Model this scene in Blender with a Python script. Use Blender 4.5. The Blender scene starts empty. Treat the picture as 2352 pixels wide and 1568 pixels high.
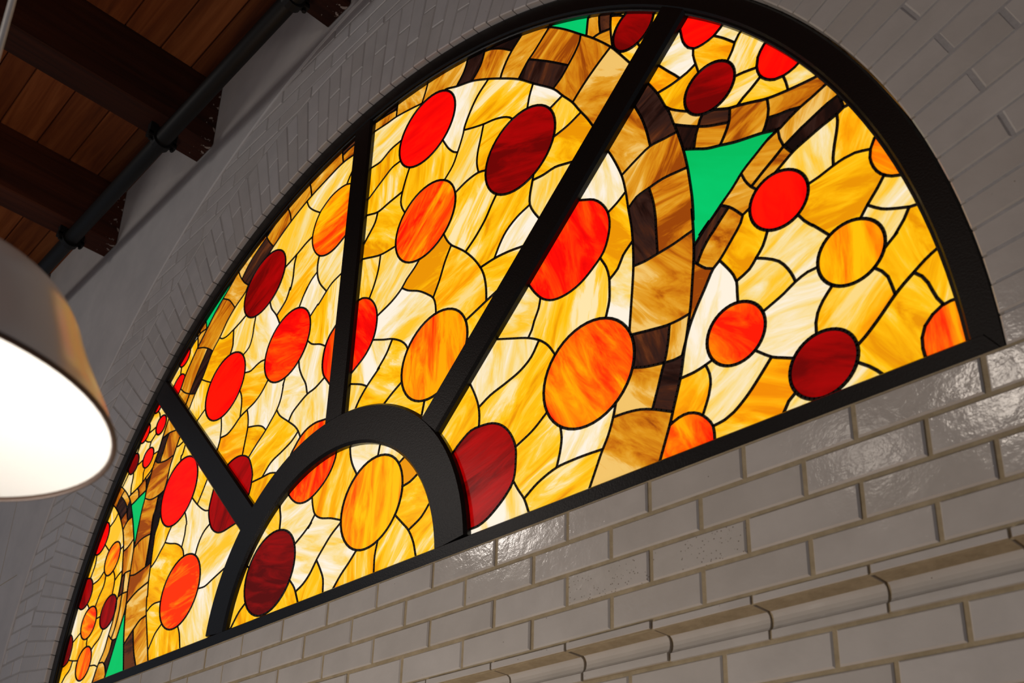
import bpy, math, random
import numpy as np
from mathutils import Matrix, Vector

random.seed(7)
SC = bpy.context.scene
COL = SC.collection
R = 1.76                 # radius of the arched window opening, metres
Z0 = 2.46                # height of the arch centre above the floor

# ------------------------------------------------------------------ camera
CAM = Vector((2.22225, -1.45333, -0.85972 + Z0))
YAW, PITCH, ROLL = -0.868209987, 0.381451632, 0.0585755564
_f = Vector((math.sin(YAW) * math.cos(PITCH), math.cos(YAW) * math.cos(PITCH), math.sin(PITCH)))
_r0 = Vector((math.cos(YAW), -math.sin(YAW), 0)); _u0 = _r0.cross(_f)
_r = _r0 * math.cos(ROLL) + _u0 * math.sin(ROLL); _u = -_r0 * math.sin(ROLL) + _u0 * math.cos(ROLL)
cam = bpy.data.cameras.new('camera'); cam_o = bpy.data.objects.new('camera', cam); COL.objects.link(cam_o)
cam_o.matrix_world = Matrix(((_r.x, _u.x, -_f.x, CAM.x), (_r.y, _u.y, -_f.y, CAM.y), (_r.z, _u.z, -_f.z, CAM.z), (0, 0, 0, 1)))
cam.sensor_fit = 'HORIZONTAL'; cam.sensor_width = 36.0
cam.lens = 2446.74 / 2352 * 36.0
cam.shift_x = (1176 - 993.985) / 2352; cam.shift_y = (1305.289 - 784) / 2352
cam.clip_start = 0.05; cam.clip_end = 200
cam.dof.use_dof = True; cam.dof.focus_distance = 2.9; cam.dof.aperture_fstop = 6.3
SC.camera = cam_o

def project(x, y, z):
    d = Vector((x, y, z + Z0)) - CAM
    w = d.dot(_f)
    return (993.985 + 2446.74 * d.dot(_r) / w, 1305.289 - 2446.74 * d.dot(_u) / w, w)

# ------------------------------------------------------------------ light and view
SC.view_settings.view_transform = 'Standard'; SC.view_settings.look = 'None'
SC.view_settings.exposure = 0.0; SC.view_settings.gamma = 1.0; SC.view_settings.use_curve_mapping = False
world = bpy.data.worlds.new('room_daylight'); SC.world = world; world.use_nodes = True
world.node_tree.nodes['Background'].inputs[0].default_value = (0.47, 0.52, 0.62, 1)
world.node_tree.nodes['Background'].inputs[1].default_value = 0.28

def lamp(name, kind, loc, power, color, size=0.1, target=None):
    l = bpy.data.lights.new(name, kind); l.energy = power; l.color = color
    o = bpy.data.objects.new(name, l); COL.objects.link(o); o.location = (loc[0], loc[1], loc[2] + Z0)
    if kind == 'AREA':
        l.shape = 'DISK'; l.size = size
    else:
        l.shadow_soft_size = size
    if target:
        o.rotation_euler = (Vector((target[0], target[1], target[2] + Z0)) - o.location).to_track_quat('-Z', 'Y').to_euler()
    return o
lamp('far_ceiling_lamp', 'POINT', (.80, -2.9, 1.70), 12, (1, .88, .76), .12)
lamp('far_ceiling_lamp', 'POINT', (.16, -2.9, 1.61), 3, (1, .88, .76), .11)
lamp('low_fill_light', 'POINT', (.35, -1.5, -1.40), 70, (1, .90, .81), .25)  # added unseen fill from below, brightens the lower brick courses
lamp('left_fill_light', 'POINT', (-2.3, -2.8, 2.05), 36, (1, .91, .83), .20)  # fill light added out of view to lift the left wall and beam undersides

# ------------------------------------------------------------------ materials
def lin(c):
    return tuple(((v / 255) / 12.92 if v / 255 <= .04045 else ((v / 255 + .055) / 1.055) ** 2.4) for v in c) + (1.0,)

class NT:
    def __init__(s, name):
        s.m = bpy.data.materials.new(name); s.m.use_nodes = True
        s.t = s.m.node_tree; s.b = s.t.nodes['Principled BSDF']
    def n(s, kind, **kw):
        nd = s.t.nodes.new(kind)
        for k, v in kw.items(): setattr(nd, k, v)
        return nd
    def l(s, a, b): s.t.links.new(a, b)
    def ramp(s, fac, stops):
        r = s.n('ShaderNodeValToRGB'); el = r.color_ramp.elements
        while len(el) < len(stops): el.new(0.5)
        for e, (p, c) in zip(el, stops): e.position = p; e.color = c
        s.l(fac, r.inputs[0]); return r.outputs[0]
    def coord(s): return s.n('ShaderNodeTexCoord').outputs['Object']
    def noise(s, vec, scale, detail=4, rough=.55, dist=0.0):
        x = s.n('ShaderNodeTexNoise'); x.inputs['Scale'].default_value = scale; x.inputs['Detail'].default_value = detail
        x.inputs['Roughness'].default_value = rough; x.inputs['Distortion'].default_value = dist
        if vec: s.l(vec, x.inputs['Vector'])
        return x.outputs['Fac']
    def math(s, op, a, b=None):
        x = s.n('ShaderNodeMath', operation=op)
        for i, v in enumerate((a, b)):
            if v is None: continue
            if isinstance(v, (int, float)): x.inputs[i].default_value = v
            else: s.l(v, x.inputs[i])
        return x.outputs[0]
    def mix(s, fac, a, b, blend='MIX'):
        x = s.n('ShaderNodeMix', data_type='RGBA', blend_type=blend)
        for i, v in ((0, fac), (6, a), (7, b)):
            if isinstance(v, (int, float, tuple)): x.inputs[i].default_value = v
            else: s.l(v, x.inputs[i])
        return x.outputs[2]
    def bump(s, h, strength, distance):
        x = s.n('ShaderNodeBump'); x.inputs['Strength'].default_value = strength; x.inputs['Distance'].default_value = distance
        s.l(h, x.inputs['Height']); s.l(x.outputs[0], s.b.inputs['Normal'])
    def set(s, **kw):
        for k, v in kw.items():
            i = s.b.inputs[k.replace('_', ' ')]
            if isinstance(v, (int, float, tuple)): i.default_value = v
            else: s.l(v, i)

def shifted(t, stretch=None, turn=True):
    """object coordinates, moved and turned by a random amount for every object"""
    info = t.n('ShaderNodeObjectInfo'); rnd = info.outputs['Random']
    v = t.coord()
    if turn:
        vr = t.n('ShaderNodeVectorRotate', rotation_type='AXIS_ANGLE'); vr.inputs['Axis'].default_value = (0, 1, 0)
        t.l(v, vr.inputs['Vector']); t.l(t.math('MULTIPLY', t.math('FRACT', t.math('MULTIPLY', rnd, 17.3)), 3.1416), vr.inputs['Angle'])
        v = vr.outputs[0]
    if stretch:
        m = t.n('ShaderNodeMapping'); m.inputs['Scale'].default_value = stretch; t.l(v, m.inputs['Vector']); v = m.outputs[0]
    cx = t.n('ShaderNodeCombineXYZ')
    t.l(t.math('MULTIPLY', rnd, 61.0), cx.inputs[0]); t.l(t.math('MULTIPLY', rnd, 37.0), cx.inputs[1]); t.l(t.math('MULTIPLY', rnd, 83.0), cx.inputs[2])
    a = t.n('ShaderNodeVectorMath', operation='ADD'); t.l(v, a.inputs[0]); t.l(cx.outputs[0], a.inputs[1])
    return a.outputs[0], rnd

def glass_mat(name, cols, stretch=(1.0, 1.0, .22), scale=22.0, amount=1.0, rough=.24, jitter=.10):
    t = NT(name); v, rnd = shifted(t, stretch)
    a = t.noise(v, scale, 6, .62, .9); b = t.noise(v, scale * .3, 3, .5, .4)
    f = t.math('ADD', t.math('MULTIPLY', a, .55), t.math('MULTIPLY', b, .45))
    f = t.math('ADD', f, t.math('MULTIPLY', t.math('SUBTRACT', t.math('FRACT', t.math('MULTIPLY', rnd, 7.7)), .5), jitter))
    lo, hi = .40, .60
    st = [(lo + (hi - lo) * i / (len(cols) - 1), lin(c)) for i, c in enumerate(cols)] if len(cols) > 1 else [(0, lin(cols[0])), (1, lin(cols[0]))]
    c = t.ramp(f, st)
    t.set(Base_Color=t.mix(.85, c, (0.01, 0.01, 0.01, 1)), Roughness=rough, Emission_Color=c, Emission_Strength=amount, Specular_IOR_Level=.03)
    t.bump(t.noise(v, 60, 3), .12, .002)
    return t.m

def plain(name, col, rough=.5, metal=0.0, **kw):
    t = NT(name); t.set(Base_Color=lin(col), Roughness=rough, Metallic=metal, **kw); return t.m

GM = {
 'y': glass_mat('yellow_streaky_glass', [(232, 146, 0), (248, 174, 2), (253, 192, 16), (250, 203, 70), (250, 226, 168)]),
 'c': glass_mat('cream_streaky_glass', [(252, 194, 40), (247, 205, 92), (246, 218, 146), (247, 227, 184), (250, 238, 218)]),
 'a': glass_mat('amber_streaky_glass', [(240, 138, 0), (250, 160, 2), (253, 180, 12), (250, 200, 60), (248, 214, 130)]),
 'b': glass_mat('brown_amber_glass', [(150, 66, 4), (196, 108, 8), (216, 140, 20), (226, 160, 44), (238, 192, 104)], jitter=.08),
 'k': glass_mat('dark_brown_glass', [(20, 7, 5), (36, 14, 8), (48, 26, 20), (66, 32, 18), (96, 48, 22)], jitter=.2),
 'n': glass_mat('green_glass', [(0, 186, 92), (0, 206, 112)], scale=4),
 'r': glass_mat('bright_red_glass', [(238, 0, 0), (255, 4, 0), (255, 18, 0)]),
 'R': glass_mat('red_orange_streaky_glass', [(236, 0, 0), (255, 10, 0), (255, 50, 0), (255, 84, 0)]),
 'd': glass_mat('dark_red_glass', [(108, 0, 0), (150, 0, 0), (172, 0, 2)]),
 'D': glass_mat('oxblood_glass', [(84, 4, 4), (130, 6, 6), (160, 4, 4)], rough=.3),
 'o': glass_mat('orange_red_streaky_glass', [(255, 24, 0), (255, 62, 0), (255, 100, 0), (255, 136, 0), (255, 166, 0)]),
 'q': glass_mat('orange_streaky_glass', [(255, 50, 0), (255, 96, 0), (255, 136, 0), (255, 166, 0), (255, 190, 6)]),
}
LEAD = plain('lead_came', (16, 10, 8), .5, .4)

def frame_mat():
    t = NT('black_painted_steel'); n = t.noise(t.coord(), 260, 5)
    t.set(Base_Color=lin((11, 9, 8)), Roughness=.36, Specular_IOR_Level=.26); t.bump(n, .2, .002); return t.m
FRAME = frame_mat()

def brick_mat(name, a, b, rough, speck=False):
    t = NT(name); v, rnd = shifted(t, turn=False)
    n = t.noise(v, 9, 4); fine = t.noise(v, 320, 3)
    c = t.ramp(n, [(.3, lin(a)), (.7, lin(b))])
    c = t.mix(t.math('MULTIPLY', rnd, .22), c, lin((150, 140, 124)))
    vo = t.n('ShaderNodeTexVoronoi'); vo.inputs['Scale'].default_value = 150 if speck else 60; t.l(v, vo.inputs['Vector'])
    thr = .17 if speck else .06
    dots = t.math('LESS_THAN', vo.outputs['Distance'], t.math('MULTIPLY', t.math('GREATER_THAN', t.noise(v, 14 if speck else 25, 1), .44 if speck else .66), thr))
    c = t.mix(dots, c, lin((104, 92, 76)))
    t.set(Base_Color=c, Roughness=t.math('ADD', t.math('MULTIPLY', t.noise(v, 18, 3), .16), rough))
    h = t.math('ADD', t.math('MULTIPLY', t.noise(v, 38, 4, .6), 1.0), t.math('MULTIPLY', fine, .06))
    t.bump(h, .17, .004); return t.m
BRICK = brick_mat('white_glazed_brick', (186, 181, 174), (198, 193, 186), .03)
BRICK_P = brick_mat('pocked_white_brick', (184, 179, 170), (196, 190, 182), .06, True)
PAINTED = brick_mat('painted_white_brick', (184, 182, 182), (196, 193, 192), .30)
def rough_mat(name, a, b, scale, bump, rough=.9):
    t = NT(name); n = t.noise(t.coord(), scale, 6, .65)
    t.set(Base_Color=t.ramp(n, [(.35, lin(a)), (.65, lin(b))]), Roughness=rough); t.bump(t.noise(t.coord(), scale * 4, 4), .4, bump); return t.m
MORTAR = rough_mat('tan_mortar', (150, 135, 106), (170, 154, 124), 30, .003)
MORTAR_P = rough_mat('painted_mortar', (160, 157, 154), (172, 168, 165), 30, .003, .6)
PLASTER = rough_mat('painted_plaster', (176, 174, 174), (188, 185, 184), 5, .002, .6)

def wood_mat(name, a, b, c, scale, smear=False):
    t = NT(name); v, rnd = shifted(t, (.06, 1, 1) if not smear else (1, .06, 1), turn=False)
    g = t.noise(v, scale, 8, .62, 1.6); k = t.noise(v, scale * .3, 3, .5, 2.5)
    col = t.ramp(t.math('ADD', t.math('MULTIPLY', g, .6), t.math('MULTIPLY', k, .4)), [(.36, lin(a)), (.5, lin(b)), (.66, lin(c))])
    hv = t.n('ShaderNodeHueSaturation'); t.l(col, hv.inputs['Color']); t.l(t.math('ADD', t.math('MULTIPLY', rnd, .9), .5), hv.inputs['Value'])
    out = hv.outputs[0]
    if smear:
        sp = t.n('ShaderNodeSeparateXYZ'); t.l(t.coord(), sp.inputs[0])
        near = t.math('GREATER_THAN', sp.outputs[1], -.055)
        blot = t.math('GREATER_THAN', t.noise(t.coord(), 34, 4, .6), .6)
        out = t.mix(t.math('MULTIPLY', near, blot), out, lin((150, 138, 130)))
    t.set(Base_Color=out, Roughness=.78, Specular_IOR_Level=.2); t.bump(g, .25, .003); return t.m
BEAM = wood_mat('dark_stained_beam', (42, 18, 9), (58, 26, 13), (74, 36, 18), 16, True)
PLANK = wood_mat('brown_ceiling_plank', (84, 41, 18), (112, 59, 27), (136, 80, 42), 16)
IRON = plain('black_iron_pipe', (14, 13, 12), .55, 0.0, Specular_IOR_Level=.25)
SHADE_OUT = plain('polished_shade_metal', (232, 224, 212), .22, .14)
SHADE_IN = plain('white_enamel', (240, 240, 238), .45)
RIM = plain('brown_rim', (86, 66, 54), .4, .2)
CABLE = plain('white_cable', (244, 240, 232), .4)
BULB = NT('bulb'); BULB.set(Base_Color=(1, 1, 1, 1), Emission_Color=(1, .93, .84, 1), Emission_Strength=8.0); BULB = BULB.m
FLOOR = wood_mat('floor_boards', (96, 66, 42), (118, 84, 56), (136, 100, 70), 10)

# ------------------------------------------------------------------ mesh helpers
def mesh(name, verts, faces, mats, smooth=False, mi=None):
    me = bpy.data.meshes.new(name); me.from_pydata([tuple(v) for v in verts], [], faces)
    for m in (mats if isinstance(mats, (list, tuple)) else [mats]): me.materials.append(m)
    if mi: me.polygons.foreach_set('material_index', mi)
    if smooth: me.polygons.foreach_set('use_smooth', [True] * len(me.polygons))
    me.update(); return me

def place(name, me, parent=None, loc=(0, 0, 0), rot=None):
    o = bpy.data.objects.new(name, me); COL.objects.link(o); o.parent = parent
    o.location = loc
    if rot: o.rotation_euler = rot
    return o

def empty(name, loc, label=None, cat=None, kind=None, group=None):
    o = place(name, None, None, loc); o.empty_display_size = .1
    return tag(o, label, cat, kind, group)

def tag(o, label=None, cat=None, kind=None, group=None):
    if label: o['label'] = label
    if cat: o['category'] = cat
    if kind: o['kind'] = kind
    if group: o['group'] = group
    return o

class MB:
    def __init__(s): s.v = []; s.f = []
    def box(s, x0, x1, y0, y1, z0, z1):
        b = len(s.v); s.v += [(x, y, z) for x in (x0, x1) for y in (y0, y1) for z in (z0, z1)]
        s.f += [[b + i for i in q] for q in ((0, 1, 3, 2), (4, 6, 7, 5), (0, 4, 5, 1), (2, 3, 7, 6), (0, 2, 6, 4), (1, 5, 7, 3))]
    def prism(s, poly, y0, y1, c):
        """convex outline (x,z), anticlockwise; front at y0 with a chamfer c, back at y1"""
        n = len(poly); b = len(s.v)
        s.v += [(x, y0, z) for x, z in inset(poly, c)] + [(x, y0 + c, z) for x, z in poly] + [(x, y1, z) for x, z in poly]
        s.f.append([b + i for i in range(n)])
        for k in (0, 1):
            for i in range(n):
                j = (i + 1) % n; s.f.append([b + k * n + j, b + k * n + i, b + (k + 1) * n + i, b + (k + 1) * n + j])
        s.f.append([b + 2 * n + i for i in range(n - 1, -1, -1)])
    def sweep(s, prof, path, closed=False):
        """prof: (u,y) across/out of the wall; path: (x,z) points; mitred"""
        n = len(path); m = len(prof); b = len(s.v)
        for i, p in enumerate(path):
            a = path[i - 1] if (i or closed) else p; c = path[(i + 1) % n] if (i < n - 1 or closed) else p
            d = Vector((c[0] - a[0], c[1] - a[1])).normalized(); nx, nz = -d.y, d.x
            s.v += [(p[0] + nx * u, y, p[1] + nz * u) for u, y in prof]
        for i in range(n if closed else n - 1):
            for k in range(m):
                l = (k + 1) % m; i2 = (i + 1) % n
                s.f.append([b + i * m + k, b + i * m + l, b + i2 * m + l, b + i2 * m + k])
        if not closed:
            s.f.append([b + k for k in range(m)][::-1]); s.f.append([b + (n - 1) * m + k for k in range(m)])
    def lathe(s, prof, n=48, z=0.0):
        b = len(s.v); m = len(prof)
        for i in range(n):
            a = 2 * math.pi * i / n; s.v += [(r * math.cos(a), r * math.sin(a), h + z) for r, h in prof]
        for i in range(n):
            for k in range(m - 1):
                j = (i + 1) % n; s.f.append([b + i * m + k, b + j * m + k, b + j * m + k + 1, b + i * m + k + 1])
    def tube(s, p, q, r, n=14):
        p, q = Vector(p), Vector(q); d = (q - p).normalized(); a = d.orthogonal().normalized(); c = d.cross(a); b = len(s.v)
        for e in (p, q):
            s.v += [e + (a * math.cos(2 * math.pi * i / n) + c * math.sin(2 * math.pi * i / n)) * r for i in range(n)]
        for i in range(n): j = (i + 1) % n; s.f.append([b + i, b + j, b + n + j, b + n + i])
        s.f.append([b + i for i in range(n)][::-1]); s.f.append([b + n + i for i in range(n)])
    def mesh(s, name, mat, smooth=False): return mesh(name, s.v, s.f, mat, smooth)

def inset(poly, c):
    n = len(poly); out = []
    for i in range(n):
        p = Vector(poly[i]); a = (p - Vector(poly[i - 1])).normalized(); b = (Vector(poly[(i + 1) % n]) - p).normalized()
        na = Vector((-a.y, a.x)); nb = Vector((-b.y, b.x)); k = na + nb; dd = max(.3, k.dot(na))
        q = p + k * (c / dd); out.append((q.x, q.y))
    return out

def arc(cx, cz, r, a0, a1, n):
    return [(cx + r * math.cos(math.radians(a0 + (a1 - a0) * i / n)), cz + r * math.sin(math.radians(a0 + (a1 - a0) * i / n))) for i in range(n + 1)]

def in_view(pts, margin=330):
    q = [project(*p) for p in pts]; q = [a for a in q if a[2] > .2]
    if not q: return 0
    x0, x1 = min(a[0] for a in q), max(a[0] for a in q); y0, y1 = min(a[1] for a in q), max(a[1] for a in q)
    if x1 < -margin or x0 > 2352 + margin or y1 < -margin or y0 > 1568 + margin: return 0
    seen = max(0, min(x1, 2352) - max(x0, 0)) * max(0, min(y1, 1568) - max(y0, 0))
    return max(seen, 1e-3)

# ------------------------------------------------------------------ the brick wall
SILL = .0347 * R; CH = .0395 * R; CHU = .03858 * R; BL = .1153 * R; J = .0085
COVE_TOP = SILL - 4 * CH; REC = .051; RING = 1.171 * R; BRICK_TOP = 2.295; CEIL = 2.625
XL, XR = -3.9, 3.2

wb = MB(); mi = []
def quad(a, b, c, d, m): wb_b = len(wb.v); wb.v += [a, b, c, d]; wb.f.append([wb_b, wb_b + 1, wb_b + 2, wb_b + 3]); mi.append(m)
YB, YP, YD = .0040, .0022, .30
a_s = math.degrees(math.asin(SILL / (R * 1.004))); NA = 96
ap = [(R * 1.004 * math.cos(math.radians(a_s + (180 - 2 * a_s) * i / NA)), R * 1.004 * math.sin(math.radians(a_s + (180 - 2 * a_s) * i / NA))) for i in range(NA + 1)]
def to_box(p):
    dx, dz = p[0], max(p[1] - SILL, 1e-6); t = min((XR if dx > 0 else -XL) / max(abs(dx), 1e-9), (BRICK_TOP - SILL) / dz)
    return (dx * t, SILL + (dz * t if dz > 1e-5 else 0))
bp = [to_box(p) for p in ap]
for i in range(NA):
    a, b, c, d = ap[i], bp[i], bp[i + 1], ap[i + 1]
    quad((a[0], YP, a[1]), (b[0], YP, b[1]), (c[0], YP, c[1]), (d[0], YP, d[1]), 1)
    if abs(b[0] - c[0]) > 1e-6 and abs(b[1] - c[1]) > 1e-6:
        quad((b[0], YP, b[1]), ((XR if b[0] > 0 else XL), YP, BRICK_TOP), ((XR if b[0] > 0 else XL), YP, BRICK_TOP), (c[0], YP, c[1]), 1)
    quad((a[0], YP, a[1]), (d[0], YP, d[1]), (d[0], YD, d[1]), (a[0], YD, a[1]), 1)
quad((XL, YB, COVE_TOP - .02), (XR, YB, COVE_TOP - .02), (XR, YB, SILL), (XL, YB, SILL), 0)
quad((-1.77, YB, SILL), (1.77, YB, SILL), (1.77, YD, SILL), (-1.77, YD, SILL), 0)
quad((XL, REC + YB, -Z0), (XR, REC + YB, -Z0), (XR, REC + YB, COVE_TOP - CH + .004), (XL, REC + YB, COVE_TOP - CH + .004), 0)
quad((XL, YD, -Z0), (XL, YD, CEIL), (XR, YD, CEIL), (XR, YD, -Z0), 1)
wall = place('wall_back', mesh('wall_back', wb.v, wb.f, [MORTAR, MORTAR_P], mi=mi), loc=(0, 0, Z0))
tag(wall, 'white glazed brick wall around and below the arched window', 'wall', 'structure')
# smooth plaster standing a little proud of the brickwork, cut to a larger arch around it
RPL = 2.285
pv = []; pf = []
NP = 72
cut = [(RPL * math.cos(math.radians(180 * i / NP)), RPL * math.sin(math.radians(180 * i / NP))) for i in range(NP + 1)]
def pbox(p):
    t = min((XR if p[0] > 0 else -XL) / max(abs(p[0]), 1e-9), (CEIL + .03) / max(p[1], 1e-9)); return (p[0] * t, p[1] * t)
def pq(*q): k = len(pv); pv.extend(q); pf.append([k + i for i in range(len(q))])
YPL = -.0065
for i in range(NP):
    a, d = cut[i], cut[i + 1]; b, c = pbox(a), pbox(d)
    poly = [b, c]
    if abs(b[0] - c[0]) > 1e-6 and abs(b[1] - c[1]) > 1e-6: poly = [b, ((XR if b[0] > 0 else XL), CEIL + .03), c]
    ai, di = (a[0] * 1.003, a[1] * 1.003), (d[0] * 1.003, d[1] * 1.003)
    pq((ai[0], YPL, ai[1]), *[(x, YPL, z) for x, z in poly], (di[0], YPL, di[1]))
    pq((a[0], YPL + .004, a[1]), (ai[0], YPL, ai[1]), (di[0], YPL, di[1]), (d[0], YPL + .004, d[1]))
    pq((a[0], .03, a[1]), (a[0], YPL + .004, a[1]), (d[0], YPL + .004, d[1]), (d[0], .03, d[1]))
for x0, x1 in ((XL, -RPL), (RPL, XR)):
    pq((x0, YPL, -Z0), (x1, YPL, -Z0), (x1, YPL, 0), (x0, YPL, 0))
    e = x1 if x0 == XL else x0
    pq((e, YPL, -Z0), (e, .2, -Z0), (e, .2, 0), (e, YPL, 0))
plaster = place('trim_1', mesh('trim_1', pv, pf, PLASTER), loc=(0, 0, Z0))
tag(plaster, 'smooth grey plaster wall surface beyond the brick arch, up to the ceiling', 'plaster', 'structure')
for x0, x1, z0, z1 in ((-2.522, -2.519, .757, 2.2), (-3.4, -2.30, .753, .756)):
    b = MB(); b.box(x0, x1, YPL - .0006, YPL + .002, z0, z1); place('panel_joint', b.mesh('panel_joint', MORTAR), plaster)

def clip_half(poly, nx, nz, k):
    out = []
    for i in range(len(poly)):
        a, b = poly[i - 1], poly[i]; da = a[0] * nx + a[1] * nz - k; db = b[0] * nx + b[1] * nz - k
        if (da >= 0) != (db >= 0): t = da / (da - db); out.append((a[0] + (b[0] - a[0]) * t, a[1] + (b[1] - a[1]) * t))
        if db >= 0: out.append(b)
    return out

cands = []      # (seen area, outline, y0, material)
def course(z0, z1, off, y0, mat, xa, xb, ring=False):
    k = math.floor((xa - off) / BL)
    x = off + k * BL
    while x < xb:
        poly = [(x + J / 2, z0 + J / 2), (x + BL - J / 2, z0 + J / 2), (x + BL - J / 2, z1 - J / 2), (x + J / 2, z1 - J / 2)]
        x += BL
        if ring:
            cx = sum(p[0] for p in poly) / 4; cz = sum(p[1] for p in poly) / 4; l = math.hypot(cx, cz)
            near = min(math.hypot(*p) for p in poly)
            if near > RPL + .03: continue
            if near < RING + J:
                # cut against the tangent of the arch ring nearest to this brick
                poly = clip_half(poly, cx / l, cz / l, RING + J * .8)
                if len(poly) < 3: continue
                if max(p[0] for p in poly) - min(p[0] for p in poly) < .02 or max(p[1] for p in poly) - min(p[1] for p in poly) < .015: continue
        s = in_view([(px, y0, pz) for px, pz in poly])
        if s: cands.append((s, poly, y0, mat))
OFF = (.864 * R, .8115 * R)
for k in range(4): course(SILL - (k + 1) * CH, SILL - k * CH, OFF[k % 2], 0, BRICK, -1.9, 2.3)
zl = COVE_TOP - CH
for k in range(5): course(zl - (k + 1) * CH, zl - k * CH, OFF[(k + 1) % 2], REC, BRICK, -.6, 2.3)
k = 0
while SILL + (k + 1) * CHU < BRICK_TOP + .02:
    z0 = SILL + k * CHU; z1 = min(z0 + CHU, BRICK_TOP); k += 1
    course(z0, z1, OFF[k % 2], 0, PAINTED, -3.4, .9, True); course(z0, z1, OFF[k % 2], 0, BRICK, 1.9, 2.3, True)
cands.sort(key=lambda c: -c[0])
shared = {}
rest = MB()
POCK = ((1.0046, -.107), (1.213, -.106))
for n, (s, poly, y0, mat) in enumerate(cands):
    cx = (min(p[0] for p in poly) + max(p[0] for p in poly)) / 2; cz = (min(p[1] for p in poly) + max(p[1] for p in poly)) / 2
    loc = [(px - cx, pz - cz) for px, pz in poly]
    jy = random.uniform(-.0012, .0016)
    if n >= 298:
        rest.prism(poly, y0 + jy, y0 + .05, .003); continue
    full = len(poly) == 4 and abs(loc[0][0] + loc[2][0]) < 1e-5
    m = mat
    if mat is BRICK and y0 == 0 and any(abs(cx - a) < BL / 2 and abs(cz - b) < CH / 2 for a, b in POCK): m = BRICK_P
    key = (round(max(p[0] for p in loc), 4), round(max(p[1] for p in loc), 4), m.name) if full else None
    me = shared.get(key) if key else None
    if me is None:
        b = MB(); b.prism(loc, 0, .05, .0030 if mat is BRICK else .0018); me = b.mesh('brick', m)
        if key: shared[key] = me
    place('brick', me, wall, (cx, y0 + jy, cz), (random.uniform(-.004, .004), 0, random.uniform(-.003, .003)))
if rest.v:
    o = place('brick_field', rest.mesh('brick_field', PAINTED), wall); o['kind'] = 'stuff'

# arch of radial bricks
arch = empty('trim_2', (0, 0, Z0), 'arch ring of radial painted white bricks around the window', 'brick arch', 'structure')
PIT = 1.797; A0 = 34.25 - PIT * 18
def vous(r0, r1, mat):
    h0 = math.radians(PIT / 2)
    g = .0042
    def pt(r, s): return (s * (r * math.sin(h0) - g / 2), r * math.cos(h0))
    poly = [pt(r0, -1), pt(r0, 1), pt(r1, 1), pt(r1, -1)]
    b = MB(); b.prism(poly, 0, .085, .0026); return b.mesh('brick', mat)
VM = {}
mat_of = lambda a: BRICK if a < 40 else PAINTED
i = 0
while True:
    a = A0 + PIT * (i + .5); i += 1
    if a > 179.5: break
    if a < 1.2: continue
    for part in ((0, 1) if i % 2 else (2, 3)):
        r0, r1 = ((1.0, 1.0575), (1.0615, 1.17), (1.0, 1.106), (1.110, 1.17))[part]
        rr = [(r * R * math.cos(math.radians(a)), 0, r * R * math.sin(math.radians(a))) for r in (r0, r1)]
        if not in_view(rr): continue
        m = mat_of(a)
        if (part, m.name) not in VM: VM[part, m.name] = vous(r0 * R, r1 * R, m)
        place('brick', VM[part, m.name], arch, (0, random.uniform(-.0016, .0016), 0), (0, math.radians(90 - a), 0))

# projecting course of cove bricks
cove = empty('trim_3', (0, 0, Z0), 'projecting course of white cove moulded bricks below the window', 'brick moulding', 'structure')
CPROF = [(0.0, 0.0), (0.0, -.0125), (.0012, -.0135), (.0500, -.0135), (.0560, -.0170), (.0585, -.0230), (.0588, -.0300), (.0570, -.0380), (.0535, -.0435), (.0495, -.0460), (.0495, -(CH - J))]
def cove_mesh(w, sh=0.0, mats=None):
    prof = [(y + sh, z + (sh if 0 < i < 4 else 0)) for i, (y, z) in enumerate(CPROF)] + [(.10, -(CH - J)), (.10, 0.0)]
    v = []; f = []; n = len(prof)
    for x in (-w / 2, w / 2): v += [(x, y, z) for y, z in prof]
    for i in range(n): j = (i + 1) % n; f.append([i, n + i, n + j, j])
    f.append(list(range(n))); f.append(list(range(2 * n - 1, n - 1, -1)))
    return mesh('cove_brick', v, f, mats or [BRICK, MORTAR], mi=[1 if k == 2 and not mats else 0 for k in range(len(f))])
CM = cove_mesh(BL - .006)
x = OFF[0] - 16 * BL
place('mortar', cove_mesh(5.2, .0035, [MORTAR]), cove, (.2, 0, COVE_TOP - J / 2))
while x < 2.4:
    if in_view([(x, 0, COVE_TOP), (x + BL, REC, COVE_TOP - CH)]):
        place('cove_brick', CM, cove, (x + BL / 2, random.uniform(-.003, .0005), COVE_TOP - J / 2 + random.uniform(-.001, .001)), (0, 0, random.uniform(-.006, .006)))
    x += BL

# ------------------------------------------------------------------ window frame
win = empty('window_1', (0, 0, Z0), 'black steel frame of the arched lunette window', 'window frame', 'structure')
HC = (.008 * R, .035 * R); HRO, HRI = .5785, .4670
YF, YM, YG = .016, .0175, .0362          # frame front, mullion front, glass front (behind the wall face)
M2X, M3, M1 = .0120, .0187, .0484
b = MB()
RO, RI = .9985 * R, .9695 * R
ae = math.degrees(math.asin((SILL + .002) / RO))
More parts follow.
